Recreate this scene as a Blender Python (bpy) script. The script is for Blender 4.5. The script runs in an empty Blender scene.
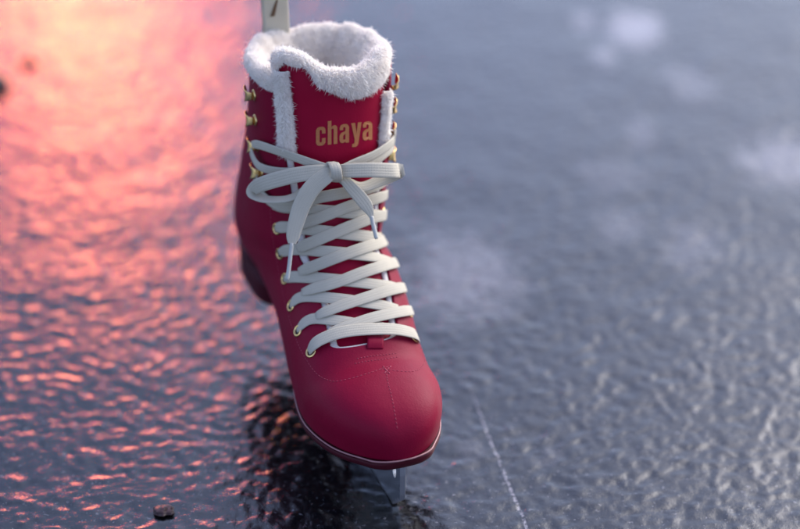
import bpy, math, random
import numpy as np
from mathutils import Vector, Matrix, noise
from mathutils.bvhtree import BVHTree
from mathutils.geometry import tessellate_polygon

R = math.radians
random.seed(7); rng = np.random.default_rng(7)
sc = bpy.context.scene
COL = sc.collection

# ------------------------------------------------------------------ camera
PITCH, DIST, LENS = 31.0, 1.27, 85.0
FPX = LENS / 36 * 800
dep = R(PITCH) + math.atan((507 - 264.5) / FPX)
CAM = Vector((-0.0013, -DIST * math.cos(dep), DIST * math.sin(dep)))
cd = bpy.data.cameras.new('camera'); cam = bpy.data.objects.new('camera', cd); COL.objects.link(cam)
cam.location = CAM; cam.rotation_euler = (R(90 - PITCH), 0, 0)
cd.lens = LENS; cd.sensor_width = 36; cd.sensor_fit = 'HORIZONTAL'
cd.clip_start = .05; cd.clip_end = 500
cd.dof.use_dof = True; cd.dof.focus_distance = 1.225; cd.dof.aperture_fstop = 2.2; cd.dof.aperture_blades = 9
sc.camera = cam
AX = Vector((0, math.cos(R(PITCH)), -math.sin(R(PITCH)))); UPV = Vector((0, math.sin(R(PITCH)), math.cos(R(PITCH)))); RT = Vector((1, 0, 0))

def ray(x, y):
    return (AX + RT * ((x - 400) / FPX) + UPV * ((264.5 - y) / FPX))
def on_ground(x, y, z=0.0):
    d = ray(x, y); t = (z - CAM.z) / d.z
    return CAM + d * t
def at_depth(x, y, d):
    return CAM + ray(x, y) * d

# ------------------------------------------------------------------ helpers
YAW = R(20); SN, CS = math.sin(YAW), math.cos(YAW)
def W(u, v, z):                                     # boot centimetres -> world metres
    u = u - 24.5
    return Vector((u * SN - v * CS, -u * CS - v * SN, z)) / 100
FWD = Vector((SN, -CS, 0)); LEFT = Vector((-CS, -SN, 0)); ZUP = Vector((0, 0, 1))

def mk(name, verts, faces, mat, parent=None, smooth=True):
    me = bpy.data.meshes.new(name)
    me.from_pydata([tuple(v) for v in verts], [], faces)
    if smooth:
        me.polygons.foreach_set('use_smooth', [True] * len(me.polygons))
    me.materials.append(mat); me.update()
    o = bpy.data.objects.new(name, me); COL.objects.link(o)
    if parent: o.parent = parent
    return o

class MB:
    def __init__(s): s.v = []; s.f = []
    def add(s, verts, faces):
        b = len(s.v); s.v += [tuple(v) for v in verts]; s.f += [tuple(i + b for i in f) for f in faces]
    def grid(s, rows, closed=False, cap=False):
        b = len(s.v); n = len(rows[0])
        for r in rows: s.v += [tuple(p) for p in r]
        for i in range(len(rows) - 1):
            for j in range(n if closed else n - 1):
                k = (j + 1) % n
                s.f.append((b + i * n + j, b + i * n + k, b + (i + 1) * n + k, b + (i + 1) * n + j))
        if cap:
            s.f.append(tuple(b + j for j in range(n))[::-1])
            e = b + (len(rows) - 1) * n
            s.f.append(tuple(e + j for j in range(n)))
    def tube(s, pts, r, n=8, cap=True):
        pts = [Vector(p) for p in pts]; rows = []
        ref = None
        for i, p in enumerate(pts):
            t = (pts[min(i + 1, len(pts) - 1)] - pts[max(i - 1, 0)]).normalized()
            if ref is None:
                ref = t.orthogonal()
            a = (ref - t * ref.dot(t)).normalized(); ref = a; b = t.cross(a)
            rr = r[i] if isinstance(r, (list, tuple)) else r
            rows.append([p + (a * math.cos(2 * math.pi * k / n) + b * math.sin(2 * math.pi * k / n)) * rr for k in range(n)])
        s.grid(rows, True, cap)
    def torus(s, c, nrm, R0, r, n=24, m=8, sx=1):
        nrm = nrm.normalized(); a = nrm.orthogonal().normalized(); b = nrm.cross(a); rows = []
        for i in range(n + 1):
            t = 2 * math.pi * i / n; d = a * math.cos(t) + b * math.sin(t)
            rows.append([c + d * (R0 + r * math.cos(2 * math.pi * j / m)) + nrm * r * sx * math.sin(2 * math.pi * j / m) for j in range(m)])
        s.grid(rows, True)
    def disc(s, c, nrm, R0, n=20):
        nrm = nrm.normalized(); a = nrm.orthogonal().normalized(); b = nrm.cross(a)
        s.add([c + (a * math.cos(2 * math.pi * i / n) + b * math.sin(2 * math.pi * i / n)) * R0 for i in range(n)], [tuple(range(n))])
    def build(s, name, mat, parent=None, smooth=True):
        return mk(name, s.v, s.f, mat, parent, smooth)

def catmull(pts, n):
    """resample a list of equal length float tuples"""
    P = np.array(pts, float); P = np.vstack([2 * P[0] - P[1], P, 2 * P[-1] - P[-2]])
    out = []; m = len(P) - 3
    for i in range(n):
        t = i / (n - 1) * m; k = min(int(t), m - 1); t -= k
        a, b, c, d = P[k:k + 4]
        out.append(.5 * (2 * b + (c - a) * t + (2 * a - 5 * b + 4 * c - d) * t * t + (3 * b - a - 3 * c + d) * t ** 3))
    return np.array(out)

# ------------------------------------------------------------------ materials
def new_mat(name):
    m = bpy.data.materials.new(name); m.use_nodes = True
    nt = m.node_tree; return m, nt, nt.nodes['Principled BSDF']
def N(nt, typ, **kw):
    n = nt.nodes.new(typ)
    for k, v in kw.items():
        if k in n.inputs: n.inputs[k].default_value = v
        else: setattr(n, k, v)
    return n
def L(nt, a, ao, b, bi): nt.links.new(a.outputs[ao], b.inputs[bi])

def leather(name, col, rough=.5, grain=1100, bump=.2):
    m, nt, bs = new_mat(name)
    tc = N(nt, 'ShaderNodeTexCoord')
    n1 = N(nt, 'ShaderNodeTexNoise', Scale=38.0, Detail=5.0, Roughness=.6); L(nt, tc, 'Object', n1, 'Vector')
    mx = N(nt, 'ShaderNodeMix', data_type='RGBA')
    mx.inputs[6].default_value = (*[c * .82 for c in col], 1); mx.inputs[7].default_value = (*[c * 1.15 for c in col], 1)
    L(nt, n1, 'Fac', mx, 0); nt.links.new(mx.outputs[2], bs.inputs['Base Color'])
    mr = N(nt, 'ShaderNodeMapRange'); mr.inputs['To Min'].default_value = rough - .08; mr.inputs['To Max'].default_value = rough + .1
    L(nt, n1, 'Fac', mr, 'Value'); L(nt, mr, 'Result', bs, 'Roughness')
    vo = N(nt, 'ShaderNodeTexVoronoi', Scale=float(grain), feature='SMOOTH_F1'); L(nt, tc, 'Object', vo, 'Vector')
    n2 = N(nt, 'ShaderNodeTexNoise', Scale=55.0, Detail=3.0); L(nt, tc, 'Object', n2, 'Vector')
    b1 = N(nt, 'ShaderNodeBump', Strength=bump, Distance=.0004); L(nt, vo, 'Distance', b1, 'Height')
    b2 = N(nt, 'ShaderNodeBump', Strength=.26, Distance=.0016); L(nt, n2, 'Fac', b2, 'Height'); L(nt, b1, 'Normal', b2, 'Normal')
    L(nt, b2, 'Normal', bs, 'Normal')
    bs.inputs['Specular IOR Level'].default_value = .12
    return m
def plain(name, col, rough=.5, metal=0.0, noise_amt=.15, scale=200.0, bump=0.0):
    m, nt, bs = new_mat(name)
    tc = N(nt, 'ShaderNodeTexCoord')
    n1 = N(nt, 'ShaderNodeTexNoise', Scale=scale, Detail=4.0); L(nt, tc, 'Object', n1, 'Vector')
    mx = N(nt, 'ShaderNodeMix', data_type='RGBA')
    mx.inputs[6].default_value = (*[c * (1 - noise_amt) for c in col], 1); mx.inputs[7].default_value = (*[min(1, c * (1 + noise_amt)) for c in col], 1)
    L(nt, n1, 'Fac', mx, 0); nt.links.new(mx.outputs[2], bs.inputs['Base Color'])
    bs.inputs['Roughness'].default_value = rough; bs.inputs['Metallic'].default_value = metal
    if bump:
        b = N(nt, 'ShaderNodeBump', Strength=bump, Distance=.0005); L(nt, n1, 'Fac', b, 'Height'); L(nt, b, 'Normal', bs, 'Normal')
    return m
def fabric(name, col, ribs=5.0):
    """woven tape: ribs run along it, a fine knit crosses them; UV = (across, centimetres along)"""
    m, nt, bs = new_mat(name)
    uv = N(nt, 'ShaderNodeUVMap', uv_map='UVMap'); sp = N(nt, 'ShaderNodeSeparateXYZ'); L(nt, uv, 'UV', sp, 'Vector')
    def mth(op, a, b=None):
        n = N(nt, 'ShaderNodeMath', operation=op)
        for i, x in enumerate((a, b)):
            if x is None: continue
            if isinstance(x, (int, float)): n.inputs[i].default_value = x
            else: nt.links.new(x, n.inputs[i])
        return n.outputs[0]
    fine = mth('SINE', mth('ADD', mth('MULTIPLY', sp.outputs['Y'], 2 * math.pi * 9), mth('MULTIPLY', mth('PINGPONG', mth('MULTIPLY', sp.outputs['X'], ribs * 2), .5), 6.0)))
    rib = mth('POWER', mth('ABSOLUTE', mth('SINE', mth('MULTIPLY', sp.outputs['X'], math.pi * ribs))), .45)
    h = mth('ADD', mth('MULTIPLY', fine, .22), rib)
    b = N(nt, 'ShaderNodeBump', Strength=.45, Distance=.00035); nt.links.new(h, b.inputs['Height']); L(nt, b, 'Normal', bs, 'Normal')
    tc = N(nt, 'ShaderNodeTexCoord'); n1 = N(nt, 'ShaderNodeTexNoise', Scale=60.0, Detail=4.0); L(nt, tc, 'Object', n1, 'Vector')
    mx = N(nt, 'ShaderNodeMix', data_type='RGBA')
    mx.inputs[6].default_value = (*[c * .86 for c in col], 1); mx.inputs[7].default_value = (*[min(.9, c * 1.08) for c in col], 1)
    L(nt, n1, 'Fac', mx, 0); nt.links.new(mx.outputs[2], bs.inputs['Base Color'])
    bs.inputs['Roughness'].default_value = .85; bs.inputs['Specular IOR Level'].default_value = .2
    bs.inputs['Sheen Weight'].default_value = .15
    return m

RED = (.19, .0018, .022)
M_red = leather('red_leather', RED)
M_tongue = leather('tongue_leather', (.275, .0018, .024), .5)
M_lace = fabric('lace_cotton', (.47, .425, .335))
M_strap = fabric('strap_webbing', (.52, .46, .34), 6.0)
M_fur = plain('white_fleece', (.98, .92, .85), .9, 0, .05, 120.0)
ntf = M_fur.node_tree; tr = ntf.nodes.new('ShaderNodeBsdfTranslucent'); tr.inputs['Color'].default_value = (.98, .93, .88, 1); mxf = ntf.nodes.new('ShaderNodeMixShader'); mxf.inputs[0].default_value = .4
ntf.links.new(ntf.nodes['Principled BSDF'].outputs[0], mxf.inputs[1]); ntf.links.new(tr.outputs[0], mxf.inputs[2]); ntf.links.new(mxf.outputs[0], ntf.nodes['Material Output'].inputs['Surface'])
bf = M_fur.node_tree.nodes['Principled BSDF']; bf.inputs['Sheen Weight'].default_value = .3; bf.inputs['Specular IOR Level'].default_value = .15
M_gold = plain('brass', (.72, .50, .22), .25, 1.0, .12, 300.0)
M_dark = plain('eyelet_hole', (.01, .008, .008), .8)
M_steel = plain('polished_steel', (.82, .83, .86), .3, 1.0, .06, 90.0, .05)
M_sole = leather('sole_rubber', (.055, .006, .012), .45, 700, .1)
M_welt = plain('welt_edge', (.34, .16, .16), .5, 0, .15, 150.0)
M_thread = plain('pink_thread', (.30, .03, .06), .7, 0, .2, 500.0)
M_print = plain('gold_print', (.46, .16, .055), .5, .1, .25, 600.0)
M_brown = plain('brown_print', (.10, .05, .02), .6, 0, .3, 500.0)
M_plastic = plain('aglet_plastic', (.42, .41, .37), .45, 0, .08, 300.0)
M_stone = plain('red_lit_stone', (.035, .010, .010), .35, 0, .5, 180.0, .8)  # dark stone with the lamp's red light painted into its colour
M_black = plain('black_stone', (.015, .015, .018), .5, 0, .5, 120.0, .6)

# ------------------------------------------------------------------ the boot's body: lofted sections
# F (front ridge) and B (back / sole) in the side view, half width, centre height k, exponents, centre shift
ST = [
 # FU    FZ    BU    BZ    w     k    nF   nB   cv
 (12.0, 26.4, 2.7, 26.0, 4.60, .50, 2.5, 2.3, -.35),
 (12.2, 25.4, 2.5, 25.0, 4.62, .50, 2.5, 2.3, -.35),
 (12.4, 23.4, 2.0, 22.4, 4.60, .50, 2.5, 2.3, -.30),
 (12.7, 21.0, 1.1, 19.5, 4.60, .50, 2.4, 2.3, -.15),
 (13.1, 18.5, 0.1, 16.0, 4.75, .50, 2.4, 2.4, 0.0),
 (13.7, 16.8, -.9, 13.0, 4.75, .48, 2.3, 2.6, .20),
 (14.4, 15.5, -1.3, 10.2, 4.65, .46, 2.3, 2.9, .40),
 (15.1, 14.5, -.9, 8.3, 4.30, .44, 2.3, 3.0, .50),
 (16.0, 13.5, 3.6, 7.9, 4.30, .45, 2.3, 2.8, .25),
 (17.1, 12.5, 8.5, 7.3, 4.30, .48, 2.3, 2.8, .35),
 (18.5, 11.5, 12.5, 6.6, 4.40, .46, 2.3, 3.0, .60),
 (20.1, 10.6, 16.4, 5.9, 4.45, .38, 2.3, 4.6, .85),
 (21.5, 9.9, 20.0, 5.5, 4.52, .32, 2.3, 8.0, .98)]
for a in (14, 28, 42, 55, 66, 75, 82, 87, 89.5):
    a = R(a); c = max(math.cos(a), 0)
    U = 21.5 + 5.5 * math.sin(a)
    ST.append((U, 5.9 + 4.0 * c ** .60, U - 1.5 * c, 5.5 + .3 * math.sin(a) ** 3, max(.12, 4.52 * c ** .78), .32 - .05 * math.sin(a), 2.3 + .5 * math.sin(a), 9.0, .95 - .30 * math.sin(a) ** 2))
ST = np.array(ST)
mid = np.concatenate([ST[:, :4]], 1)
TAU = np.concatenate([[0], np.cumsum(np.linalg.norm(np.diff(mid, axis=0), axis=1))])
def pchip(x, y, q):
    h = np.diff(x); d = np.diff(y) / h; m = np.zeros_like(y)
    m[0], m[-1] = d[0], d[-1]
    for i in range(1, len(y) - 1):
        if d[i - 1] * d[i] > 0:
            w1 = 2 * h[i] + h[i - 1]; w2 = h[i] + 2 * h[i - 1]
            m[i] = (w1 + w2) / (w1 / d[i - 1] + w2 / d[i])
    i = np.clip(np.searchsorted(x, q) - 1, 0, len(h) - 1); t = (q - x[i]) / h[i]
    return ((1 + 2 * t) * (1 - t) ** 2 * y[i] + t * (1 - t) ** 2 * h[i] * m[i] + t * t * (3 - 2 * t) * y[i + 1] + t * t * (t - 1) * h[i] * m[i + 1])
NTAB = 4000
TAB = np.stack([pchip(TAU, ST[:, k], np.linspace(0, TAU[-1], NTAB)) for k in range(9)], 1).tolist()
def station(tau):
    x = min(max(tau / TAU[-1], 0), 1) * (NTAB - 1); i = min(int(x), NTAB - 2); x -= i
    return [a + (b - a) * x for a, b in zip(TAB[i], TAB[i + 1])]
def loft(tau, phi, off=0.0):
    def raw(tau, phi):
        FU, FZ, BU, BZ, w, k, nF, nB, cv = station(tau)
        a = abs(phi); c = math.cos(a); s = max(math.sin(a), 0); n = nF if c >= 0 else nB
        al = abs(c) ** (2 / n); vv = w * s ** (2 / n)
        mu, mz = BU + (FU - BU) * k, BZ + (FZ - BZ) * k
        if c >= 0: u, z = mu + (FU - mu) * al, mz + (FZ - mz) * al
        else: u, z = mu - (mu - BU) * al, mz - (mz - BZ) * al
        return np.array((u, cv + math.copysign(vv, phi), z))
    ext = max(0.0, -tau); tau = max(tau, 0.0)
    p = raw(tau, phi)
    if off:
        e = .02; t1 = min(tau + .1, TAU[-1]); t0 = max(t1 - .2, 0)
        a = raw(t1, phi) - raw(t0, phi); b = raw(tau, min(phi + e, math.pi)) - raw(tau, max(phi - e, -math.pi))
        n = np.cross(b, a); n /= max(np.linalg.norm(n), 1e-9)
        FU, FZ, BU, BZ = station(tau)[:4]; k = station(tau)[5]; cen = np.array((BU + (FU - BU) * k, station(tau)[8], BZ + (FZ - BZ) * k))
        if np.dot(n, p - cen) < 0: n = -n
        p = p + n * off
    return p + np.array((-.12, 0, 1.0)) * ext
def Wp(p): return W(*p)

T_TOP = TAU[1]                                     # collar edge of the leather
T_END = TAU[11] + .35                              # foot of the throat
def throat_phi(tau):
    if tau >= T_END: return 0.0
    st = station(tau)
    vt = np.interp(tau, [TAU[1], TAU[3], TAU[5], TAU[8], TAU[11]], [3.85, 3.6, 3.1, 2.65, 2.35])
    ph = math.asin(min(1, (vt / st[4]) ** (st[6] / 2)))
    r = 1.5
    if tau > T_END - r: ph *= math.sqrt(max(0, 1 - ((tau - (T_END - r)) / r) ** 2))
    return ph

taus_all = list(np.linspace(0, T_END - 1.5, 90)) + list(T_END - 1.5 + 1.5 * np.sin(np.linspace(.06, math.pi / 2, 22))) + list(np.linspace(T_END + .08, TAU[-1], 70))
# full closed surface, for laying things on
NP = 96
rows = [[Wp(loft(t, -math.pi + 2 * math.pi * j / NP)) for j in range(NP)] for t in taus_all]
mb = MB(); mb.grid(rows, True)
BVH = BVHTree.FromPolygons(mb.v, mb.f)
def hit(x, y):
    x0 = x
    for k in range(120):
        d = ray(x, y).normalized()
        p, n, i, dist = BVH.ray_cast(CAM, d)
        if p is not None:
            if n.dot(d) > 0: n = -n
            return p, n
        x += 1 if x0 < 330 else -1
    raise RuntimeError('no hit %s %s' % (x0, y))
def lay(x, y, lift=0.0):
    p, n = hit(x, y); return p + n * lift / 100, n

skate = bpy.data.objects.new('ice_skate', None); COL.objects.link(skate)
skate['label'] = 'dark red figure skate with white fleece lining and cream laces tied in a bow'
skate['category'] = 'ice skate'

# upper: leather shell with the throat cut out
import bmesh
taus = [t for t in taus_all if t > T_TOP]; taus = [T_TOP] + taus
rows = []
for t in taus:
    p0 = throat_phi(t); NPu = 110; r_ = []
    for j in range(NPu + 1):
        ph = p0 + (2 * math.pi - 2 * p0) * j / NPu
        if ph > math.pi: ph -= 2 * math.pi
        r_.append(Wp(loft(t, ph)))
    rows.append(r_)
mb = MB(); mb.grid(rows)
tip = Wp(loft(TAU[-1], 0.0))
upper = mb.build('upper', M_red, skate)
bm = bmesh.new(); bm.from_mesh(upper.data); bmesh.ops.remove_doubles(bm, verts=bm.verts, dist=2e-5)
bmesh.ops.holes_fill(bm, edges=[e for e in bm.edges if e.is_boundary and min(v.co.y for v in e.verts) < tip.y + .004], sides=400)
bmesh.ops.recalc_face_normals(bm, faces=bm.faces); bm.to_mesh(upper.data); bm.free()
for p in upper.data.polygons: p.use_smooth = True
md = upper.modifiers.new('thickness', 'SOLIDIFY'); md.thickness = .0026; md.offset = -1

# tongue
def tongue_top(f):                                 # f 0 = left edge .. 1 = right edge: it stands higher at both sides
    return .25 - float(np.interp(f, [0, .12, .3, .5, .65, .82, .93, 1], [.9, 1.2, 1.0, -.2, -.6, -.1, .35, .4]))
rows = []
t_t1 = T_END + .5
for i in range(100):
    r_ = []
    for j in range(41):
        t_t0 = tongue_top(1 - j / 40)
        t = t_t0 + (t_t1 - t_t0) * i / 99
        pm = throat_phi(min(max(t, T_TOP), T_END - .9)) + .14
        r_.append(Wp(loft(t, -pm + 2 * pm * j / 40, -.34)))
    rows.append(r_)
mb = MB(); mb.grid(rows); tongue = mb.build('tongue', M_tongue, skate)
md = tongue.modifiers.new('padding', 'SOLIDIFY'); md.thickness = .006; md.offset = -1 
bm = bmesh.new(); bm.from_mesh(tongue.data); bmesh.ops.recalc_face_normals(bm, faces=bm.faces)
f0 = bm.faces[:][len(bm.faces) // 2]
flip = f0.normal.dot(CAM - f0.calc_center_median()) < 0
if flip: bmesh.ops.reverse_faces(bm, faces=bm.faces)
bm.to_mesh(tongue.data); bm.free()
TB = BVHTree.FromPolygons([v.co.copy() for v in tongue.data.vertices], [tuple(p.vertices) for p in tongue.data.polygons])
def hit_tongue(x, y):
    d = ray(x, y).normalized(); p, n, i, _ = TB.ray_cast(CAM, d)
    if p is None: return hit(x, y)
    return p, (n if n.dot(d) < 0 else -n)

# white lining edge that peeks out along the throat
rows = []
for t in taus:
    if t < TAU[2] or t > T_END + .25: continue
    tt = min(t, T_END - .003)
    p0 = throat_phi(tt)
    rows.append((t, p0))
mb = MB()
for sgn in (1, -1):
    g = []
    for t, p0 in rows:
        w = station(t)[4]
        tt = min(t, T_END)
        g.append([Wp(loft(t, sgn * max(0.0, p0 + d / w), o)) for d, o in ((.25, -.27), (-.14, -.10), (-.40, -.14), (-.50, -.25), (-.40, -.36), (.2, -.42))])
    mb.grid(g)
ring = [(t, throat_phi(t)) for t in np.linspace(T_END - 1.5, T_END - .001, 30)]
mb.tube([Wp(loft(t - .10, p, -.17)) for t, p in ring] + [Wp(loft(t - .10, -p, -.17)) for t, p in reversed(ring)], .12 / 100, 8)
lin_edge = mb

# ------------------------------------------------------------------ fleece
FV, FF = [], []
class Fur:
    def __init__(s): s.v = []; s.f = []; s.n = 0
    def base(s, verts, faces):
        s.f += [tuple(i + s.n for i in f) for f in faces]; s.v += [tuple(v) for v in verts]; s.n = len(s.v)
    def strands(s, verts, faces, per_cm2, length, lean=Vector((0, 0, 0)), centre=None, jitter=.55):
        V = np.array([tuple(v) for v in verts]); F = np.array([f for f in faces if len(f) == 4])
        a, b, c, d = V[F[:, 0]], V[F[:, 1]], V[F[:, 2]], V[F[:, 3]]
        nn = np.cross(c - a, d - b); ar = np.linalg.norm(nn, axis=1) / 2 * 1e4
        n = int(ar.sum() * per_cm2); idx = rng.choice(len(F), n, p=ar / ar.sum())
        u, v = rng.random((n, 1)), rng.random((n, 1))
        P = (a[idx] * (1 - u) + b[idx] * u) * (1 - v) + (d[idx] * (1 - u) + c[idx] * u) * v
        Nn = nn[idx] / np.maximum(np.linalg.norm(nn[idx], axis=1, keepdims=True), 1e-12)
        clump = np.array([tuple(noise.noise_vector(Vector(p) * 260)) for p in P]) * .9 + np.array([tuple(noise.noise_vector(Vector(p) * 700)) for p in P]) * .6
        D = Nn + clump * jitter + rng.normal(0, .3, (n, 3)) * jitter + np.array(lean)
        D /= np.linalg.norm(D, axis=1, keepdims=True)
        ln = (length * (.55 + .6 * rng.random((n, 1)))) / 100
        side = np.cross(D, rng.normal(0, 1, (n, 3))); side /= np.linalg.norm(side, axis=1, keepdims=True)
        bend = np.cross(D, side) * rng.normal(0, .35, (n, 1)) + np.array((0, 0, -.12)) + clump * .25
        w = (.013 + .012 * rng.random((n, 1))) / 100
        q0a, q0b = P - side * w - D * .0004, P + side * w - D * .0004
        m = P + D * ln * .55; q1a, q1b = m - side * w * .8, m + side * w * .8
        tp = P + (D + bend * .7) * ln
        allv = np.stack([q0a, q0b, q1b, q1a, tp], 1).reshape(-1, 3)
        k = s.n + np.arange(n)[:, None] * 5
        quads = np.concatenate([k, k + 1, k + 2, k + 3], 1).tolist(); tris = np.concatenate([k + 3, k + 2, k + 4], 1).tolist()
        s.v += allv.tolist(); s.f += quads + tris; s.n = len(s.v)
    def build(s, name, parent): return mk(name, s.v, s.f, M_fur, parent)

def oriented(rows, closed, outward):
    m = MB(); m.grid(rows, closed)
    f = m.f[len(m.f) // 2]; a, b, c, d = [Vector(m.v[i]) for i in f]
    if (c - a).cross(d - b).dot(outward(sum((a, b, c, d), Vector()) / 4)) < 0: m.f = [tuple(reversed(q)) for q in m.f]
    return m

fur = Fur()
fur.base(lin_edge.v, lin_edge.f)
# collar: outside lip, over the edge, down the inside
p_top = throat_phi(T_TOP)
rows = []
prof = [(.02, -.55), (.20, -.3), (.30, .1), (.22, .45), (-.1, .68), (-.55, .64), (-1.0, .25), (-1.45, -.2), (-2.0, -.9), (-2.6, -1.9), (-3.1, -3.2), (-3.4, -5.5)]
NC = 90
for k in range(NC + 1):
    ph = (p_top - .12) + (2 * math.pi - 2 * p_top + .24) * k / NC
    ph2 = ph if ph <= math.pi else ph - 2 * math.pi
    r_ = []
    wob = noise.noise(Vector((math.cos(ph) * 1.6, math.sin(ph) * 1.6, 3.1))) * .3 + noise.noise(Vector((math.cos(ph) * 5, math.sin(ph) * 5, 1.1))) * .22
    for off, dz in prof:
        so_ = .1 + .75 * min(1, max(0, (5.6 - ph) / 3.2))          # the fleece rolls outward on the left, less and less towards the right
        if off > 0: off = off * so_ - .28 * (1 - so_)
        if ph > 4.2 and dz < 0 and off > -.5: dz = dz * so_
        b = loft(T_TOP, ph2, off)
        if dz < -1:
            tt = T_TOP - dz; tt = min(tt * 1.3, TAU[4]); b2 = loft(tt, ph2, off); b = np.array((b2[0], b2[1], b[2] + dz))
        else: b = np.array((b[0], b[1], b[2] + dz + wob * (dz > -.5)))
        r_.append(Wp(b))
    rows.append(r_)
m = MB(); m.grid(rows)
# orientation: at the lip the normal points up
j = NC // 2 * (len(prof) - 1) + 4
a, b, c, d = [Vector(m.v[i]) for i in m.f[j]]
if (c - a).cross(d - b).z < 0: m.f = [tuple(reversed(q)) for q in m.f]
fur.base(m.v, m.f)
fur.strands(m.v, m.f, 560, .20, lean=Vector((0, 0, .1))); fur.strands(m.v, m.f, 25, .42, jitter=1.0)
# trims down both edges of the throat
for sgn, t_to in ((1, TAU[3] + .9), (-1, TAU[3] + 1.6)):
    rows = []
    for i in range(40):
        tA = T_TOP - 1.5 if sgn > 0 else T_TOP + 2.2
        t = tA + (t_to - tA) * i / 39
        p0 = throat_phi(max(t, T_TOP)); w = 4.6
        fade = min(1, (39 - i) / 6 + .25)
        cs = []
        for q in range(9):
            an = math.pi * q / 8
            wd = (.62 if sgn > 0 else .4)
            cs.append(Wp(loft(t, sgn * (p0 - .04 + wd * math.cos(an) / w), -.22 + .42 * fade * math.sin(an))))
        rows.append(cs)
    m = oriented(rows, False, lambda p: CAM - p)
    fur.base(m.v, m.f)
    fur.strands(m.v, m.f, 50, .42, lean=RT * .3 * sgn, jitter=.9); fur.strands(m.v, m.f, 520, .22, lean=RT * .45 * (1 if sgn > 0 else -1) + Vector((0, 0, -.25)))
fur.build('fleece_lining', skate)

# fleece lip folded over the top of the tongue
lip_px = [(268, 84), (277, 74), (289, 58), (300, 63), (310, 73), (318, 88), (335, 97), (352, 102), (368, 98), (378, 90), (385, 78), (392, 66)]
tf = Fur(); rows = []
NL = 70
pm = throat_phi(T_TOP) + .12
# low edge of the lip in (phi -> tau): march along the tongue columns to find the pixel line
lx = np.array([p[0] for p in lip_px], float); ly = np.array([p[1] for p in lip_px], float)
def project(p):
    d = p - CAM; z = d.dot(AX); return 400 + FPX * d.dot(RT) / z, 264.5 - FPX * d.dot(UPV) / z
for k in range(NL + 1):
    ph = pm - (2 * pm - .22) * k / NL
    t0_ = tongue_top(k / NL)
    tl = t0_ + .3
    for t in np.linspace(t0_, 6, 125):
        x, y = project(Wp(loft(t, ph, -.3)))
        if y > np.interp(x, lx, ly) - 3: break
        tl = t
    tl = max(tl, t0_ + .12)
    r_ = []
    for q in range(7):                                # front, from the low edge up
        s_ = q / 6; t = tl + (t0_ - tl) * s_
        r_.append(Wp(loft(t, ph, -.30 + .38 * min(1, s_ * 2.5 + .1))))
    for off, dz in ((-.05, .25), (-.4, .38), (-.8, .28), (-1.05, -.15), (-1.2, -1), (-1.15, -3), (-1.1, -6)):
        b = loft(t0_ - .15, ph, off); r_.append(Wp((b[0], b[1], b[2] + dz)))
    rows.append(r_)
m = oriented(rows, False, lambda p: ZUP)
# orientation by a front face
n_ = len(rows[0]) - 1
f = m.f[NL // 2 * n_ + 2]; a, b, c, d = [Vector(m.v[i]) for i in f]
if (c - a).cross(d - b).dot(CAM - a) < 0: m.f = [tuple(reversed(q)) for q in m.f]
tf.base(m.v, m.f)
tf.strands(m.v, m.f, 560, .21, lean=Vector((.1, 0, -.2))); tf.strands(m.v, m.f, 40, .45, lean=Vector((0, 0, -.3)), jitter=.9)
tf.build('fleece_lip', tongue)

# ------------------------------------------------------------------ lettering on the tongue
LET = {
 'c': ([(5, 6.3), (5, 8.4), (4.3, 9.6), (3.3, 10), (1.7, 10), (.7, 9.6), (0, 8.4), (0, 1.6), (.7, .4), (1.7, 0), (3.3, 0), (4.3, .4), (5, 1.6), (5, 3.8), (3.1, 3.8), (3.1, 2), (2.8, 1.6), (2.2, 1.6), (1.9, 2), (1.9, 8), (2.2, 8.4), (2.8, 8.4), (3.1, 8), (3.1, 6.3)], []),
 'h': ([(0, 0), (1.9, 0), (1.9, 7.9), (2.2, 8.4), (2.8, 8.4), (3.1, 8), (3.1, 0), (5, 0), (5, 8.7), (4.5, 9.7), (3.6, 10.1), (2.7, 9.9), (1.9, 9.2), (1.9, 12.6), (0, 12.6)], []),
 'a': ([(3.2, 0), (5, 0), (5, 8.4), (4.3, 9.6), (3.3, 10), (1.7, 10), (.7, 9.6), (.1, 8.5), (.1, 7), (1.9, 7), (1.9, 8), (2.2, 8.5), (2.8, 8.5), (3.1, 8.1), (3.1, 6.3), (1.3, 5.6), (.3, 4.8), (0, 3.8), (0, 1.6), (.5, .4), (1.4, 0), (2.4, .2), (3.1, .9)], [(3.1, 4.8), (2.2, 4.3), (1.9, 3.7), (1.9, 2.1), (2.2, 1.6), (2.8, 1.7), (3.1, 2.2)]),
 'y': ([(.5, -2.8), (2.2, -2.8), (3.1, -2.4), (3.6, -1.4), (5.4, 10), (3.5, 10), (2.75, 4.2), (2.0, 10), (0, 10), (1.8, 1.2), (1.7, -.6), (1.4, -1.1), (.5, -1.2)], [])}
def letter_map(x, y):                                # word units -> pixels; the word climbs a little to the right
    X = 316.0 + x * (57.5 / 30.4); Y = 146.0 - y * 1.86 - (X - 316) * .115
    return X, Y
let_mb = None
x0 = 0.0
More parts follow.
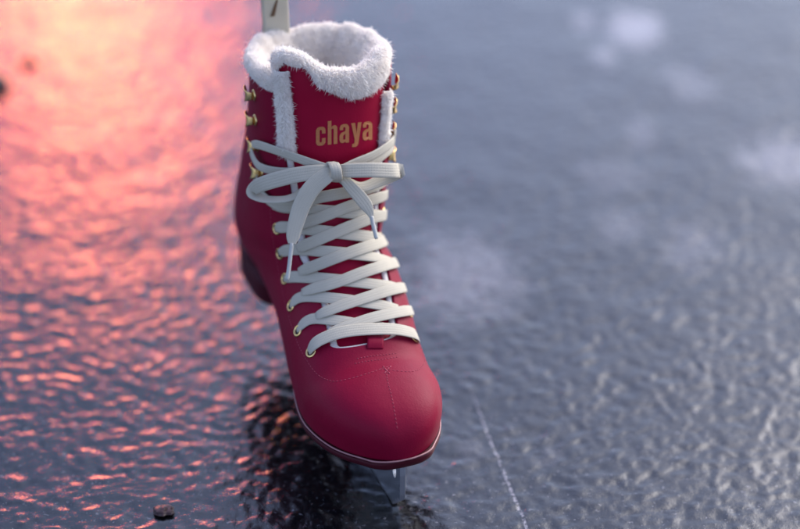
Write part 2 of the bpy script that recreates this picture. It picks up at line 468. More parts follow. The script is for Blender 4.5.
for chx in 'chaya':
    outer, hole = LET[chx]
    mb = MB()
    def dens(poly):
        o = []
        for i in range(len(poly)):
            a, b = poly[i], poly[(i + 1) % len(poly)]
            k = max(1, int(math.dist(a, b) / 1.2))
            o += [(a[0] + (b[0] - a[0]) * q / k, a[1] + (b[1] - a[1]) * q / k) for q in range(k)]
        return o
    polys = [dens(outer)] + ([dens(hole)] if hole else [])
    tri = tessellate_polygon([[Vector((p[0], p[1], 0)) for p in po] for po in polys])
    flat = [p for po in polys for p in po]
    topv, botv = [], []
    for p in flat:
        q, n = hit_tongue(*letter_map(x0 + p[0] , p[1]))
        topv.append(q + n * .00028); botv.append(q - n * .0002)
    nT = len(flat); fs = []
    for t in tri:
        a, b, c = [topv[i] for i in t]
        fs.append(tuple(t) if (b - a).cross(c - a).dot(CAM - a) > 0 else tuple(reversed(t)))
    base = 0
    for po in polys:
        for i in range(len(po)):
            j = (i + 1) % len(po); fs.append((base + i, base + j, base + j + nT, base + i + nT))
        base += len(po)
    mb.add(topv + botv, fs)
    mb.build('letter', M_print, tongue, smooth=False)
    x0 += 6.2 if chx != 'y' else 6.0

# small tab under the laces at the foot of the tongue
def patch(pts_px, lift, mat, name, parent, thick=.12, surf=hit):
    (x0, y0), (x1, y1) = pts_px; rows = []
    for i in range(9):
        r_ = []
        for j in range(13):
            s_, t_ = i / 8, j / 12
            p, n = surf(x0 + (x1 - x0) * s_, y0 + (y1 - y0) * t_ + 1.0 * s_ * 0)
            r_.append(p + n * (lift + .13 * math.sin(math.pi * t_)) / 100)
        rows.append(r_)
    m = oriented(rows, False, lambda p: CAM - p)
    o = m.build(name, mat, parent); md = o.modifiers.new('thickness', 'SOLIDIFY'); md.thickness = thick / 100; md.offset = -1
    return o
patch([(367, 335), (383, 349)], .05, M_red, 'lace_tab', tongue)

# ------------------------------------------------------------------ stitching
def along(px, step, lift=.0):
    pts = []
    for x, y in catmull(px, 160):
        p, n = hit(x, y); pts.append((p, n))
    return pts
def stitches(mb, px, dash=.17, gap=.10, r=.024, lift=.0):
    pts = along(px, 0)
    acc = 0; seg = []; dist = [0]
    for i in range(1, len(pts)): dist.append(dist[-1] + (pts[i][0] - pts[i - 1][0]).length * 100)
    def at(s):
        i = int(np.searchsorted(dist, s)); i = min(max(i, 1), len(pts) - 1)
        t = (s - dist[i - 1]) / max(dist[i] - dist[i - 1], 1e-9)
        return pts[i - 1][0].lerp(pts[i][0], t), pts[i - 1][1].lerp(pts[i][1], t).normalized()
    s = 0
    while s + dash < dist[-1]:
        P = []
        for q in range(4):
            p, n = at(s + dash * q / 3); P.append(p + n * (lift + .012 * math.sin(math.pi * q / 3)) / 100)
        mb.tube(P, [r * .6 / 100, r / 100, r / 100, r * .6 / 100], 6)
        s += dash + gap
mb = MB()
stitches(mb, [(270, 205), (272, 232), (277, 262), (284, 298), (293, 330), (302, 352), (316, 373), (332, 381), (348, 379), (366, 374), (384, 368), (392, 366)])
stitches(mb, [(380, 369), (398, 371), (412, 371.5), (421, 368), (425, 358), (423, 345), (419, 333)])
stitches(mb, [(386, 369), (388, 382), (392, 398), (395, 414), (398, 432)])
stitches(mb, [(355, 363.5), (368, 361), (382, 359.5), (398, 357)], .1, .12, .03)
stitches(mb, [(357, 358.5), (372, 356), (386, 354.5), (399, 353)], .1, .12, .03)
stitches(mb, [(383, 366), (386, 370), (390, 374)], .2, .05, .035); stitches(mb, [(391, 366), (387, 370), (384, 374)], .2, .05, .035)
mb.build('stitching', M_thread, upper)

# ------------------------------------------------------------------ eyelets and hooks
EL = [(311, 352), (298, 331), (291, 306), (285, 279), (280, 254), (277, 229)]
ER = [(414, 337), (409, 312), (402, 288), (396, 263), (391, 238), (387, 213)]
for x, y in EL + ER:
    p, n = hit(x, y); mb = MB()
    mb.torus(p + n * .0003, n, .0033, .0009, 28, 8, .8)
    e = mb.build('eyelet', M_gold, skate)
    h_ = MB(); h_.disc(p + n * .0003, n, .0026); h_.build('eyelet_hole', M_dark, e)
HL = [(254.5, 95), (255.5, 120), (257.5, 146), (261, 172)]
HR = [(392, 86), (391, 109), (390, 133), (389, 156)]
for idx, (x, y) in enumerate(HL + HR):
    p, n = hit(x, y)
    if idx >= 4: n = (n + RT * .2).normalized(); p = p - n * .0015
    o = (-RT if idx < 4 else RT); o = (o - n * o.dot(n)).normalized(); up = n.cross(o).normalized()
    mb = MB(); mb.torus(p + n * .0003, n, .0026, .0011, 24, 8, .6); mb.disc(p + n * .0007, n, .0026)
    prof = [(-.10, .02), (-.16, .28), (-.06, .50), (.18, .60), (.45, .56), (.66, .40)]
    rows = []
    for k, (oo, nn) in enumerate(prof):
        wv = (.28, .26, .32, .44, .54, .56)[k]; r_ = []
        for q in range(9):
            t = q / 4 - 1
            notch = .30 * (1 - t * t) * (k / 5) ** 2
            r_.append(p + o * (oo - notch) / 100 + n * (nn + .06 * t * t * (k > 2)) / 100 + up * wv * t / 100)
        rows.append(r_)
    mb.grid(rows)
    ob = mb.build('lace_hook', M_gold, skate)
    md = ob.modifiers.new('thickness', 'SOLIDIFY'); md.thickness = .0007; md.offset = 0

# ------------------------------------------------------------------ laces
def ribbon(P, Nn, width, thick, name=None, mat=None, parent=None, mb=None, taper=(0, 0)):
    """flat tape along P; width list in cm; returns verts, faces, uvs"""
    P = [Vector(p) for p in P]; n = len(P); CSN = 16; V, F, UV = [], [], []
    dist = [0]
    for i in range(1, n): dist.append(dist[-1] + (P[i] - P[i - 1]).length * 100)
    for i in range(n):
        t = (P[min(i + 1, n - 1)] - P[max(i - 1, 0)]).normalized()
        nr = Vector(Nn[i]); nr = (nr - t * nr.dot(t)).normalized(); s = t.cross(nr)
        w = width[i] / 200; th = thick / 200
        for q in range(CSN):
            a = 2 * math.pi * q / CSN
            ca, sa = math.cos(a), math.sin(a)
            xx = math.copysign(abs(ca) ** .8, ca); yy = math.copysign(abs(sa) ** .55, sa)
            V.append(P[i] + s * w * xx + nr * th * yy)
            UV.append(((xx * width[i] / .9 + 1) / 2, dist[i]))
    for i in range(n - 1):
        for q in range(CSN):
            k = (q + 1) % CSN
            F.append((i * CSN + q, (i + 1) * CSN + q, (i + 1) * CSN + k, i * CSN + k))
    F.append(tuple(range(CSN))); F.append(tuple((n - 1) * CSN + q for q in range(CSN))[::-1])
    return V, F, UV
class Lace:
    def __init__(s): s.v = []; s.f = []; s.uv = []
    def add(s, V, F, UV):
        b = len(s.v); s.v += V; s.uv += UV; s.f += [tuple(i + b for i in f) for f in F]
    def build(s, name, mat, parent):
        o = mk(name, s.v, s.f, mat, parent)
        ul = o.data.uv_layers.new(name='UVMap')
        for lp in o.data.loops: ul.data[lp.index].uv = s.uv[lp.vertex_index]
        return o
def strip(px, width=.82, lift=.12, n=44, ends=(.55, .55), sink=(0, 0), thick=.12):
    """tape on the boot: px = (x, y[, lift]); ends = width factor, sink = depth the end drops (cm)"""
    C = catmull([(p[0], p[1], p[2] if len(p) > 2 else lift) for p in px], n)
    P, Nn, Wd = [], [], []
    for i, (x, y, lf) in enumerate(C):
        q, nr = hit(x, y); t = i / (n - 1)
        e0 = max(0, 1 - t / .14); e1 = max(0, 1 - (1 - t) / .10)
        lf = lf - sink[0] * e0 ** 2 - sink[1] * e1 ** 2
        P.append(q + nr * lf / 100); Nn.append(nr)
        Wd.append(width * (1 - (1 - ends[0]) * e0 ** 1.5) * (1 - (1 - ends[1]) * e1 ** 1.5))
    # even out the surface's small wobble
    for _ in range(2):
        P = [P[0]] + [(P[i - 1] + P[i] * 2 + P[i + 1]) / 4 for i in range(1, n - 1)] + [P[-1]]
        Nn = [Nn[0]] + [((Nn[i - 1] + Nn[i] * 2 + Nn[i + 1]) / 4).normalized() for i in range(1, n - 1)] + [Nn[-1]]
    return ribbon(P, Nn, Wd, thick)
lace = Lace()
lo, hi = .10, .26
UNDER = [
 [(297, 330), (312, 319.5), (336, 321), (362, 325), (390, 329)],
 [(290, 305), (304, 297), (335, 299), (365, 303), (398, 309)],
 [(284, 278), (300, 277), (345, 281), (375, 285), (396, 287)],
 [(279, 253), (295, 249), (330, 252), (365, 256), (392, 262)],
 [(275, 228), (290, 227), (330, 232), (370, 237), (389, 240)],
 [(272, 206), (295, 208), (330, 211), (365, 214), (386, 217)]]
for px in UNDER: lace.add(*strip(px, .78, lo, ends=(.62, .8), sink=(.12, .05)))
OVER = [
 [(411, 311), (395, 314), (370, 320), (345, 329), (326, 337)],
 [(403, 288), (390, 291), (368, 298), (342, 307), (317, 317)],
 [(397, 263), (385, 266), (360, 274), (335, 284), (303, 293)],
 [(391, 240), (378, 243), (352, 252), (326, 262), (300, 272)],
 [(387, 214), (372, 217), (350, 226), (318, 240), (298, 248)],
 [(386, 194), (370, 199), (348, 206), (318, 218), (294, 226)],
 [(385, 180), (366, 188), (345, 192), (318, 197), (290, 205)]]
for px in OVER: lace.add(*strip(px, .78, hi, ends=(.85, .7), sink=(.1, .14)))
lace.add(*strip([(309.5, 352), (324, 341), (348, 333.5), (384, 331.5), (404, 334), (417, 339)], .9, .36, ends=(.6, .8), sink=(.3, .3)))
# from the hooks to the knot
lace.add(*strip([(259, 143, .5), (268, 144, .5), (290, 152, .45), (312, 160, .6), (331, 166, .9)], .62, .4, ends=(.7, .8)))
lace.add(*strip([(257, 147, .5), (260, 157, .5), (267, 166, .5), (285, 170, .45), (310, 168, .6), (331, 168, .8)], .58, .4, ends=(.8, .8)))
lace.add(*strip([(334, 167, .9), (352, 160, .6), (370, 153, .45), (384, 143, .45), (392, 132, .5)], .62, .4, ends=(.8, .7)))
lace.add(*strip([(334, 169, .8), (355, 165, .55), (374, 158, .4), (387, 147, .4), (392, 136, .45)], .58, .4, ends=(.8, .7)))
lace.add(*strip([(260, 172, .4), (262, 184, .4), (270, 197, .35), (285, 206, .3), (310, 205, .25)], .7, .3, ends=(.8, .7)))
lace_o = lace.build('shoelace', M_lace, skate)

KD = (hit(336, 170)[0] - CAM).dot(AX)                 # depth of the knot
def free(pts, name, width, n=60, thick=.15, wend=(1, 1), mat=M_lace, parent=None):
    """tape hanging free: (x, y, cm in front of the knot's leather, tilt 0 = facing the lens .. 1 = facing up, width factor)"""
    C = catmull(pts, n); P, Nn, Wd = [], [], []
    for x, y, lf, tl, wf in C:
        p = at_depth(x, y, KD - lf / 100)
        P.append(p)
        face = (-AX * (1 - tl) + ZUP * tl).normalized(); Nn.append(face); Wd.append(width * max(wf, .05))
    l_ = Lace(); l_.add(*ribbon(P, Nn, Wd, thick)); return l_.build(name, mat, parent or lace_o)
free([(335, 171, 1.0, 0, .75), (318, 172, 1.25, -.05, .95), (296, 175, 1.2, -.08, 1), (272, 181, .8, -.1, 1.0), (258, 186, .2, -.05, .95), (252.5, 191, -.35, .3, .85),
      (256, 196, -.5, .75, .8), (268, 199.5, -.2, .9, .8), (288, 198.5, .3, .9, .8), (306, 190, .6, .7, .8), (324, 178, .7, .4, .7), (333, 173, .8, .2, .6)], 'bow_loop', 1.02, 90)
free([(335, 171, .95, 0, .75), (350, 170.5, 1.15, .05, .95), (372, 170, 1.0, .05, 1), (390, 170.5, .4, .03, 1), (396.5, 170.5, -.1, .03, 1), (398.5, 171, -.7, .05, 1),
      (395, 173.5, -1.1, .12, .95), (382, 180, -.6, .25, .85), (362, 187, .1, .4, .75), (347, 182, .5, .3, .7), (336, 174, .7, .2, .6)], 'bow_loop', 1.0, 90)
free([(336, 171, 1.15, .1, .7), (326, 176, 1.35, .05, .95), (312, 188, 1.3, 0, 1.05), (302, 205, 1.15, 0, 1.05), (296, 223, 1.0, 0, .95), (293, 236, .95, 0, .8), (291.8, 244, .95, 0, .45)], 'lace_end', 1.12, 60)
free([(340, 174, .75, .1, .6), (350, 186, .75, .1, .85), (359, 196, .65, .1, .95), (366, 205, .55, .1, .9), (370, 212, .5, .1, .6), (371.5, 217, .5, .1, .35)], 'lace_end', .95, 50)
def aglet(pts):
    mb = MB(); C = catmull(pts, 14)
    mb.tube([at_depth(x, y, KD - lf / 100) for x, y, lf in C], [.14 / 100] * 13 + [.11 / 100], 10); mb.build('aglet', M_plastic, lace_o)
aglet([(291.9, 243, .95), (290.5, 255, .9), (289, 268, .9), (287, 281, .9)])
aglet([(371.3, 216, .5), (373, 224, .45), (375, 232, .45), (376.5, 239, .45)])
# knot: one short tape wrapped round the crossing
C = catmull([(331, 163, .9), (333.5, 164, 1.35), (335.5, 168, 1.6), (336.5, 173, 1.6), (337, 178, 1.35), (336, 181, .8)], 40)
l_ = Lace(); P = [at_depth(x, y, KD - lf / 100) for x, y, lf in C]
Nn = []
for i in range(40):
    t = (P[min(i + 1, 39)] - P[max(i - 1, 0)]).normalized(); Nn.append(RT.cross(t) if RT.cross(t).dot(-AX) > 0 else -RT.cross(t))
l_.add(*ribbon(P, Nn, [.72] * 40, .2)); knot = l_.build('knot', M_lace, lace_o)

# ------------------------------------------------------------------ sole, heel, welt
Uz = ST[6:, 2]; Zz = ST[6:, 3]
o_ = np.argsort(Uz); Uz, Zz = Uz[o_], Zz[o_]
def bz(u): return float(np.interp(u, [0, .9, 4.5, 8.5, 12.5, 16.4, 20, 24, 27], [8.35, 8.3, 7.9, 7.5, 6.7, 5.9, 5.5, 5.55, 5.8]))
def half(u):
    c = float(np.interp(u, [0, 1, 8.5, 16, 21, 27], [.5, .5, .35, .85, .95, .65])); res = []
    for sg in (1, -1):
        best = 0
        for dz in (.3, .45):
            o0 = W(u, c, bz(u) + dz); p, n, i, d = BVH.ray_cast(o0, LEFT * sg)
            if p is not None and d < .07: best = max(best, d * 100)
        res.append(best)
    return c, res[0], res[1]
us = [-1.1 + (1 - math.cos(math.pi * i / 120)) / 2 * 28.15 for i in range(121)]
outl = [(u, *half(u)) for u in us]
HW = 4.32; HB = 3.75
hl = np.array([o[2] for o in outl]); hr = np.array([o[3] for o in outl])
hl0, hr0 = hl.copy(), hr.copy()
for _ in range(3):
    hl[1:-1] = (hl[:-2] + 2 * hl[1:-1] + hl[2:]) / 4; hr[1:-1] = (hr[:-2] + 2 * hr[1:-1] + hr[2:]) / 4
for i, u in enumerate(us):
    if u > 26.0:
        q = np.interp(26.0, us, hl0), np.interp(26.0, us, hr0); cc = max(0, 1 - ((u - 26.0) / 1.06) ** 2) ** .55
        hl[i], hr[i] = q[0] * cc, q[1] * cc
    if u < 3.2:
        cc = max(0, 1 - ((3.2 - u) / 4.31) ** 2.3) ** .45; hl[i] = hr[i] = HB * cc
    if 5 < u < 17:
        e = .3 * math.sin(math.pi * (u - 5) / 12); hl[i] -= e; hr[i] -= e
for _ in range(9):
    hl[1:-1] = (hl[:-2] + 2 * hl[1:-1] + hl[2:]) / 4; hr[1:-1] = (hr[:-2] + 2 * hr[1:-1] + hr[2:]) / 4
# outsole
rows = []
for i, u in enumerate(us):
    c = outl[i][1]; z = bz(u) + .06; th = .68
    e = min(1.0, .25 + min(i, 120 - i) / 8)
    a, b = hl[i] + .06, hr[i] + .06
    rows.append([W(u, c + a, z), W(u, c + a + .05, z - .25 * e), W(u, c + a - .02, z - .62 * e), W(u, c + a - .45 * min(1, a), z - th * e),
                 W(u, c, z - th * e - .02),
                 W(u, c - b + .45 * min(1, b), z - th * e), W(u, c - b + .02, z - .62 * e), W(u, c - b - .05, z - .25 * e), W(u, c - b, z), W(u, c, z + .03)])
mb = MB(); mb.grid(rows, True, True); sole = mb.build('outsole', M_sole, skate)
md = sole.modifiers.new('smooth', 'SUBSURF'); md.levels = md.render_levels = 1
# heel block
rows = []
HZ = 5.7
for k in range(9):
    t = k / 8; z_t = lambda u: bz(u) - .45
    r_ = []
    for q in range(48):
        a = 2 * math.pi * q / 48
        cu, su = math.cos(a), math.sin(a)
        u = 2.75 - .05 * t + (3.95 - .05 * t) * math.copysign(abs(cu) ** .5, cu)
        cI = float(np.interp(u, us, [o[1] for o in outl])); hh = HB
        v = cI + (hh - .05) * math.copysign(abs(su) ** .55, su)
        r_.append(W(u, v, z_t(u) * (1 - t) + HZ * t))
    rows.append(r_)
rows.append([p.lerp(sum(rows[-1], Vector()) / 48, .06) - Vector((0, 0, .0012)) for p in rows[-1]])
mb = MB(); mb.grid(rows, True, True); mb.build('heel', M_sole, skate)
# welt
pts = [W(u, outl[i][1] + hl[i] + .03, bz(u) + .10) for i, u in enumerate(us) if u > 11] + [W(u, outl[i][1] - hr[i] - .03, bz(u) + .10) for i, u in reversed(list(enumerate(us))) if u > 11]
mb = MB(); mb.tube(pts, .055 / 100, 8, True); mb.build('welt', M_welt, sole)

# ------------------------------------------------------------------ blade
def plate(name, outline, holes, v0, th, mat, parent):
    polys = [[Vector((u, z, 0)) for u, z in outline]] + [[Vector((u, z, 0)) for u, z in h] for h in holes]
    tri = tessellate_polygon(polys); flat = [p for po in polys for p in po]; n = len(flat)
    A = [W(p.x, v0 + th / 2, p.y) for p in flat]; B = [W(p.x, v0 - th / 2, p.y) for p in flat]
    mb = MB(); fs = [tuple(t) for t in tri] + [tuple(i + n for i in reversed(t)) for t in tri]; base = 0
    for po in polys:
        for i in range(len(po)): j = (i + 1) % len(po); fs.append((base + i, base + j, base + j + n, base + i + n))
        base += len(po)
    mb.add(A + B, fs); o = mb.build(name, mat, parent, smooth=False)
    bm = bmesh.new(); bm.from_mesh(o.data); bmesh.ops.recalc_face_normals(bm, faces=bm.faces); bm.to_mesh(o.data); bm.free()
    return o
teeth = [(u + .6, z) for u, z in [(24.85, 1.75), (24.80, 1.32), (24.42, 1.38), (24.36, .92), (24.0, .98), (23.92, .50), (23.55, .56), (23.45, .05)]]
outline = [(25.45, 4.72), (25.5, 3.4)] + teeth + [(22.9, .02), (19, 0), (14, .0), (9, .02), (4, .1), (1, .35), (.2, .7), (.0, 1.2), (.6, 1.55), (3.2, 1.75), (3.0, 3.0), (2.2, 4.6), (2.0, 5.45), (6.6, 5.45), (6.3, 4.2), (7.2, 2.6), (9, 1.9), (12, 1.75), (15, 1.9), (16.4, 2.6), (17, 3.6), (17, 4.6)]
hole = [(24.4 + .34 * math.cos(a) , 3.15 + .62 * math.sin(a)) for a in np.linspace(0, 2 * math.pi, 18)[:-1]]
hole2 = [(21.0 + 1.5 * math.cos(a), 2.7 + .9 * math.sin(a)) for a in np.linspace(0, 2 * math.pi, 24)[:-1]]
blade = plate('blade', outline, [hole], .3, .40, M_steel, skate)
md = blade.modifiers.new('edge', 'BEVEL'); md.width = .0005; md.segments = 3; md.limit_method = 'ANGLE'
mb = MB()
for (u0, u1, hw, z) in ((16.6, 25.7, 2.3, 4.66),):
    rows = []
    for zz in (z - .10, z + .10):
        r_ = []
        for q in range(40):
            a = 2 * math.pi * q / 40; cu, su = math.cos(a), math.sin(a)
            r_.append(W((u0 + u1) / 2 + (u1 - u0) / 2 * math.copysign(abs(cu) ** .6, cu), .3 + hw * math.copysign(abs(su) ** .7, su) * (.75 if zz else 1), zz))
        rows.append(r_)
    mb.grid(rows, True, True)
mb.build('mounting_plate', M_steel, blade)

# ------------------------------------------------------------------ pull loop at the back of the collar
l_ = Lace(); P, Nn, Wd = [], [], []
for u, v, z in catmull([(2.9, 1.25, 24.5), (2.75, 1.25, 26.5), (2.75, 1.3, 28.5), (2.85, 1.35, 30.6), (2.6, 1.35, 31.6), (2.3, 1.35, 30.6), (2.25, 1.3, 28.5), (2.35, 1.25, 26.0), (2.1, 1.25, 22.5)], 70):
    P.append(W(u, v, z))
    Wd.append(1.75)
for i in range(70):
    t = (P[min(i + 1, 69)] - P[max(i - 1, 0)]).normalized(); nr = t.cross(Vector((1, .1, 0))).normalized(); Nn.append(nr)
l_.add(*ribbon(P, Nn, Wd, .16)); loop = l_.build('pull_loop', M_strap, skate)
mb = MB(); rows = []
for s_ in range(9):
    t = s_ / 8; zc = 26.75 + 1.2 * t; r_ = []
    for q in (-1, -.5, .5, 1):
        r_.append(W(2.75 + .11 + .0 * q, 1.35 - .38 * (t - .5) * 1.0 + q * .13 * (1.2 - .7 * t), zc))
    rows.append(r_)
m = oriented(rows, False, lambda p: CAM - p)
o = m.build('printed_mark', M_brown, loop); md = o.modifiers.new('thickness', 'SOLIDIFY'); md.thickness = .0004

# ------------------------------------------------------------------ ground
def axis(lo_, hi_, step, far):
    a = list(np.arange(lo_, hi_ + 1e-6, step)); s = step
    up = []; x = hi_
    while x < far: s *= 1.25; x += s; up.append(x)
    s = step; dn = []; x = lo_
    while x > -far: s *= 1.25; x -= s; dn.append(x)
    return np.array(dn[::-1] + a + up)
gx = axis(-.42, .42, .0025, 120.0); gy = np.concatenate([axis(-.22, .40, .0025, 120.0)[axis(-.22, .40, .0025, 120.0) <= .4001], np.arange(.4035, 1.0, .0035), 1.0 + .0035 * np.cumsum(1.25 ** np.arange(1, 42))])
XX, YY = np.meshgrid(gx, gy)
def gh(x, y):
    d = max(abs(x) - .45, -(y + .22), y - 1.0, 0)
    k = max(0, 1 - d / .8)
    if k <= 0: return 0.0
    p = Vector((x, y, 0))
    S = lambda v, a, b: (lambda t: t * t * (3 - 2 * t))(min(1, max(0, (v - a) / (b - a))))
    # flat glassy ice with pits and bumps of two sizes, on a gentle swell
    q = p + Vector((noise.noise(p * 22), noise.noise(p * 22 + Vector((5, 5, 5))), 0)) * .012
    h = (S(noise.noise(q * 105), .02, .42) - S(noise.noise(q * 86 + Vector((9, 4, 2))), .05, .40)) * .00037 \
        + (S(noise.noise(q * 200 + Vector((3, 1, 5))), .0, .40) - S(noise.noise(q * 168 + Vector((1, 8, 5))), .0, .45)) * .00031 \
        + noise.noise(p * 16) * .0006 + noise.noise(p * 34 + Vector((7, 2, 0))) * .0003
    r2 = x * x + y * y
    return (h - .0006) * k
ZZ = np.array([[gh(x, y) for x in gx] for y in gy])
nx, ny = len(gx), len(gy)
verts = np.stack([XX, YY, ZZ], -1).reshape(-1, 3)
ii = np.arange((ny - 1) * nx).reshape(ny - 1, nx)[:, :-1].ravel()
faces = np.stack([ii, ii + 1, ii + nx + 1, ii + nx], 1)
gm, nt, bs = new_mat('wet_ice')
tc = N(nt, 'ShaderNodeTexCoord')
def nz(scale, detail=3.0, rough=.55, dist=0.0, vec=None):
    n = N(nt, 'ShaderNodeTexNoise', Scale=scale, Detail=detail, Roughness=rough, Distortion=dist)
    if vec is None: L(nt, tc, 'Object', n, 'Vector')
    else: nt.links.new(vec, n.inputs['Vector'])
    return n
def ramp(src, lo_, hi_, a=0.0, b=1.0, out='Fac'):
    r = N(nt, 'ShaderNodeMapRange', interpolation_type='SMOOTHSTEP'); r.inputs['From Min'].default_value = lo_; r.inputs['From Max'].default_value = hi_
    r.inputs['To Min'].default_value = a; r.inputs['To Max'].default_value = b
    nt.links.new(src, r.inputs['Value']); return r.outputs['Result']
def mth(op, a, b=None, c=None):
    n = N(nt, 'ShaderNodeMath', operation=op)
    for i, x in enumerate((a, b, c)):
        if x is None: continue
        if isinstance(x, (int, float)): n.inputs[i].default_value = x
        else: nt.links.new(x, n.inputs[i])
    return n.outputs[0]
sep = N(nt, 'ShaderNodeSeparateXYZ'); L(nt, tc, 'Object', sep, 'Vector')
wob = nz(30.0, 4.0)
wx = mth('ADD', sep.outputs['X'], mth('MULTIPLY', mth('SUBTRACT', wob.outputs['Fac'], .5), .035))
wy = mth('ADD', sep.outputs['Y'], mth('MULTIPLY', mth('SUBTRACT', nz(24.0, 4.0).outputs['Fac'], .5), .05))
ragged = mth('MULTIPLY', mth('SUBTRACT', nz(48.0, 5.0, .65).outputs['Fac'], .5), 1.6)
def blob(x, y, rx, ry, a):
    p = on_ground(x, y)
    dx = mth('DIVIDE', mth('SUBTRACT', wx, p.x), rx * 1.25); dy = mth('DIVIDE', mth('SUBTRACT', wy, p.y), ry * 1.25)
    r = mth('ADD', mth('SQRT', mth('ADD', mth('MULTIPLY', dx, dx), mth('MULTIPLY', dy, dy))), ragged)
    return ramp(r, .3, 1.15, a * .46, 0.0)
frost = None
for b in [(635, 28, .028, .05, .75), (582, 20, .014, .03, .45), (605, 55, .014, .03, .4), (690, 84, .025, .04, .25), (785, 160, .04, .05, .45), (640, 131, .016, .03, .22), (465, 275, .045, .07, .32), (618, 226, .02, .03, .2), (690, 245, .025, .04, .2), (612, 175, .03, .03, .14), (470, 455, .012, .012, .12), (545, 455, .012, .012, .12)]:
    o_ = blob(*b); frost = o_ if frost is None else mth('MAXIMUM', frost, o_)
# skate scratch: a ragged line of scraped ice
a_, b_ = on_ground(475, 400), on_ground(526, 527)
ax_, ay_ = b_.x - a_.x, b_.y - a_.y; ll = math.hypot(ax_, ay_); ax_ /= ll; ay_ /= ll
sw = nz(160.0, 3.0); sw2 = nz(18.0, 2.0)
px_ = mth('SUBTRACT', sep.outputs['X'], a_.x); py_ = mth('SUBTRACT', sep.outputs['Y'], a_.y)
tt = mth('ADD', mth('MULTIPLY', px_, ax_), mth('MULTIPLY', py_, ay_))
dd = mth('SUBTRACT', mth('MULTIPLY', px_, ay_), mth('MULTIPLY', py_, ax_))
dd = mth('ADD', dd, mth('ADD', mth('MULTIPLY', mth('SUBTRACT', sw.outputs['Fac'], .5), .0022), mth('MULTIPLY', mth('SUBTRACT', sw2.outputs['Fac'], .5), .003)))
ad = mth('ABSOLUTE', dd)
scr = mth('MULTIPLY', ramp(ad, .0003, .0018, 1.0, 0.0), mth('MULTIPLY', ramp(tt, -.05, .05), ramp(tt, ll + .03, ll + .06, 1.0, 0.0)))
scr = mth('MULTIPLY', scr, ramp(nz(420.0, 3.0).outputs['Fac'], .40, .60, .08, 1.0))
fine = nz(900.0, 2.0)
speck = ramp(nz(240.0, 4.0, .7).outputs['Fac'], .58, .76, 0.0, .22)
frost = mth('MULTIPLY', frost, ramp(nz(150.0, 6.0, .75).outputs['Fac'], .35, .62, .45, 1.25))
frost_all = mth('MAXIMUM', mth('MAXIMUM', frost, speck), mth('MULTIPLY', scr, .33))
mx = N(nt, 'ShaderNodeMix', data_type='RGBA'); base = N(nt, 'ShaderNodeMix', data_type='RGBA')
base.inputs[6].default_value = (.002, .002, .0025, 1); base.inputs[7].default_value = (.007, .007, .009, 1); L(nt, nz(60.0, 6.0), 'Fac', base, 0)
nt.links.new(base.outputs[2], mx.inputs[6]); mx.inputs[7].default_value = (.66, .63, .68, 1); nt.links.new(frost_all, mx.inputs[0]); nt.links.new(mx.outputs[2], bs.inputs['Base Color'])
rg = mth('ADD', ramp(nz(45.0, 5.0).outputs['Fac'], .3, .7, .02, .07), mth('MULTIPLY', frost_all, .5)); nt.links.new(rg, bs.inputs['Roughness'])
bs.inputs['IOR'].default_value = 1.7; bs.inputs['Specular IOR Level'].default_value = .5
n_a = nz(260.0, 6.0, .65, .4); n_b = nz(600.0, 4.0, .6, .3)
b1 = N(nt, 'ShaderNodeBump', Strength=.45, Distance=.00055); L(nt, n_a, 'Fac', b1, 'Height')
b2 = N(nt, 'ShaderNodeBump', Strength=.2, Distance=.00015); L(nt, n_b, 'Fac', b2, 'Height'); L(nt, b1, 'Normal', b2, 'Normal')
b3 = N(nt, 'ShaderNodeBump', Strength=.1, Distance=.00005); L(nt, fine, 'Fac', b3, 'Height'); L(nt, b2, 'Normal', b3, 'Normal')
L(nt, b3, 'Normal', bs, 'Normal')
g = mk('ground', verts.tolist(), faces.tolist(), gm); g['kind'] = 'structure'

# loose stones frozen on the ice
def stone(x, y, r, squash, mat, label, seed, z=0.0):
    c = on_ground(x, y); bm = bmesh.new(); bmesh.ops.create_icosphere(bm, subdivisions=4, radius=1)
    for v in bm.verts:
        d = v.co.normalized(); k = 1 + .35 * noise.noise(d * 1.6 + Vector((seed, 0, 0))) + .15 * noise.noise(d * 4 + Vector((0, seed, 0))) + .06 * noise.noise(d * 11)
        v.co = Vector((d.x * r * k * 1.35, d.y * r * k, d.z * r * k * squash))
    me = bpy.data.meshes.new('pebble'); bm.to_mesh(me); bm.free(); me.materials.append(mat)
    for p in me.polygons: p.use_smooth = True
    o = bpy.data.objects.new('pebble', me); COL.objects.link(o); o.location = (c.x, c.y, r * squash * .55)
    o['label'] = label; o['category'] = 'pebble'; o['group'] = 'pebbles lying on the wet ice'
stone(163, 512, .0052, .36, M_stone, 'red lit dark pebble in the foreground lower left of the skate', 1.0)
stone(29, 63, .0055, .6, M_black, 'small blurred dark pebble on the far red lit ice', 7.0)
stone(-9, 86, .012, .8, M_black, 'large black pebble cut off by the left edge, beside the far red glow', 9.0)

# ------------------------------------------------------------------ light
w = bpy.data.worlds.new('World'); sc.world = w; w.use_nodes = True; wn = w.node_tree
bg = wn.nodes['Background']; sky = wn.nodes.new('ShaderNodeTexSky'); sky.sky_type = 'NISHITA'; sky.sun_disc = False
SUN_EL, SUN_AZ = 36, 52                            # degrees; azimuth clockwise from +Y
sky.sun_elevation = R(SUN_EL); sky.sun_rotation = R(SUN_AZ); sky.air_density = 1.0; sky.dust_density = 3.0; sky.ozone_density = 5.0
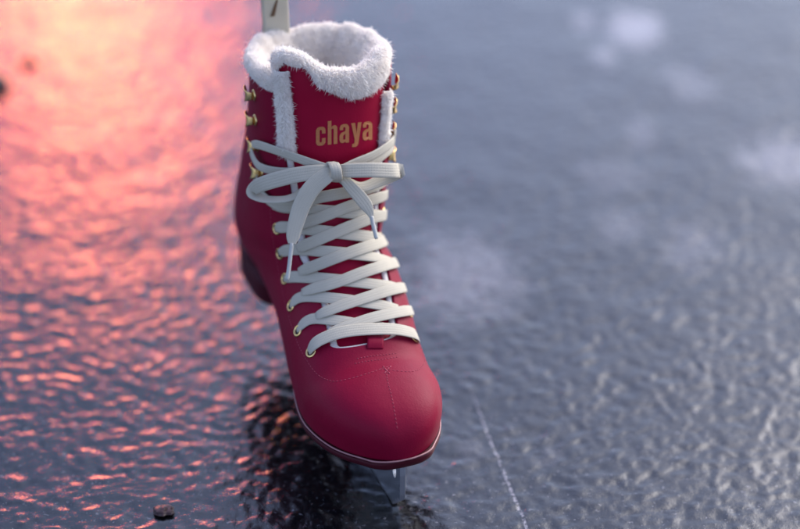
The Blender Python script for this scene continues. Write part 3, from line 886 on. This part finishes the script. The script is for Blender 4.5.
# a thin overcast: the sky's blue is greyed and broken into soft cloud patches
wt = wn.nodes.new('ShaderNodeTexCoord'); wm = wn.nodes.new('ShaderNodeMapping'); wm.inputs['Scale'].default_value = (1, 1, 2.2)
wn.links.new(wt.outputs['Generated'], wm.inputs['Vector'])
wz = wn.nodes.new('ShaderNodeTexNoise'); wz.inputs['Scale'].default_value = 5.0; wz.inputs['Detail'].default_value = 5.0; wn.links.new(wm.outputs[0], wz.inputs['Vector'])
wr = wn.nodes.new('ShaderNodeMapRange'); wr.inputs['From Min'].default_value = .32; wr.inputs['From Max'].default_value = .68; wr.inputs['To Min'].default_value = .85; wr.inputs['To Max'].default_value = 1.8; hue = .512
wn.links.new(wz.outputs['Fac'], wr.inputs['Value'])
hs = wn.nodes.new('ShaderNodeHueSaturation'); hs.inputs['Hue'].default_value = hue; hs.inputs['Saturation'].default_value = .85
wn.links.new(sky.outputs[0], hs.inputs['Color']); wn.links.new(wr.outputs['Result'], hs.inputs['Value'])
wn.links.new(hs.outputs['Color'], bg.inputs[0]); bg.inputs[1].default_value = .15
sl = bpy.data.lights.new('sun', 'SUN'); sl.energy = 1.1; sl.angle = R(55); sl.color = (1, .93, .88)
so = bpy.data.objects.new('sun', sl); COL.objects.link(so)
sd = Vector((math.sin(R(SUN_AZ)) * math.cos(R(SUN_EL)), math.cos(R(SUN_AZ)) * math.cos(R(SUN_EL)), math.sin(R(SUN_EL))))
so.rotation_euler = sd.to_track_quat('Z', 'Y').to_euler()
# the lit red sign and the yellow lamp down the street whose glow lies on the ice
def area(name, loc, sx, sy, watt, col):
    a = bpy.data.lights.new(name, 'AREA'); a.shape = 'ELLIPSE'; a.size = sx; a.size_y = sy; a.energy = watt; a.color = col
    o = bpy.data.objects.new(name, a); COL.objects.link(o); o.location = loc
    o.rotation_euler = (Vector(loc) - Vector((0, 1, 0))).to_track_quat('Z', 'Y').to_euler()
area('red_lamp', (-1.46, 7.0, 2.5), .95, 1.6, 33, (1, .015, .05))
area('yellow_lamp', (-1.42, 6.8, 2.44), .30, .42, 14, (1, .50, .10))

sc.view_settings.view_transform = 'Standard'; sc.view_settings.look = 'None'; sc.view_settings.gamma = 1
sc.view_settings.exposure = .95
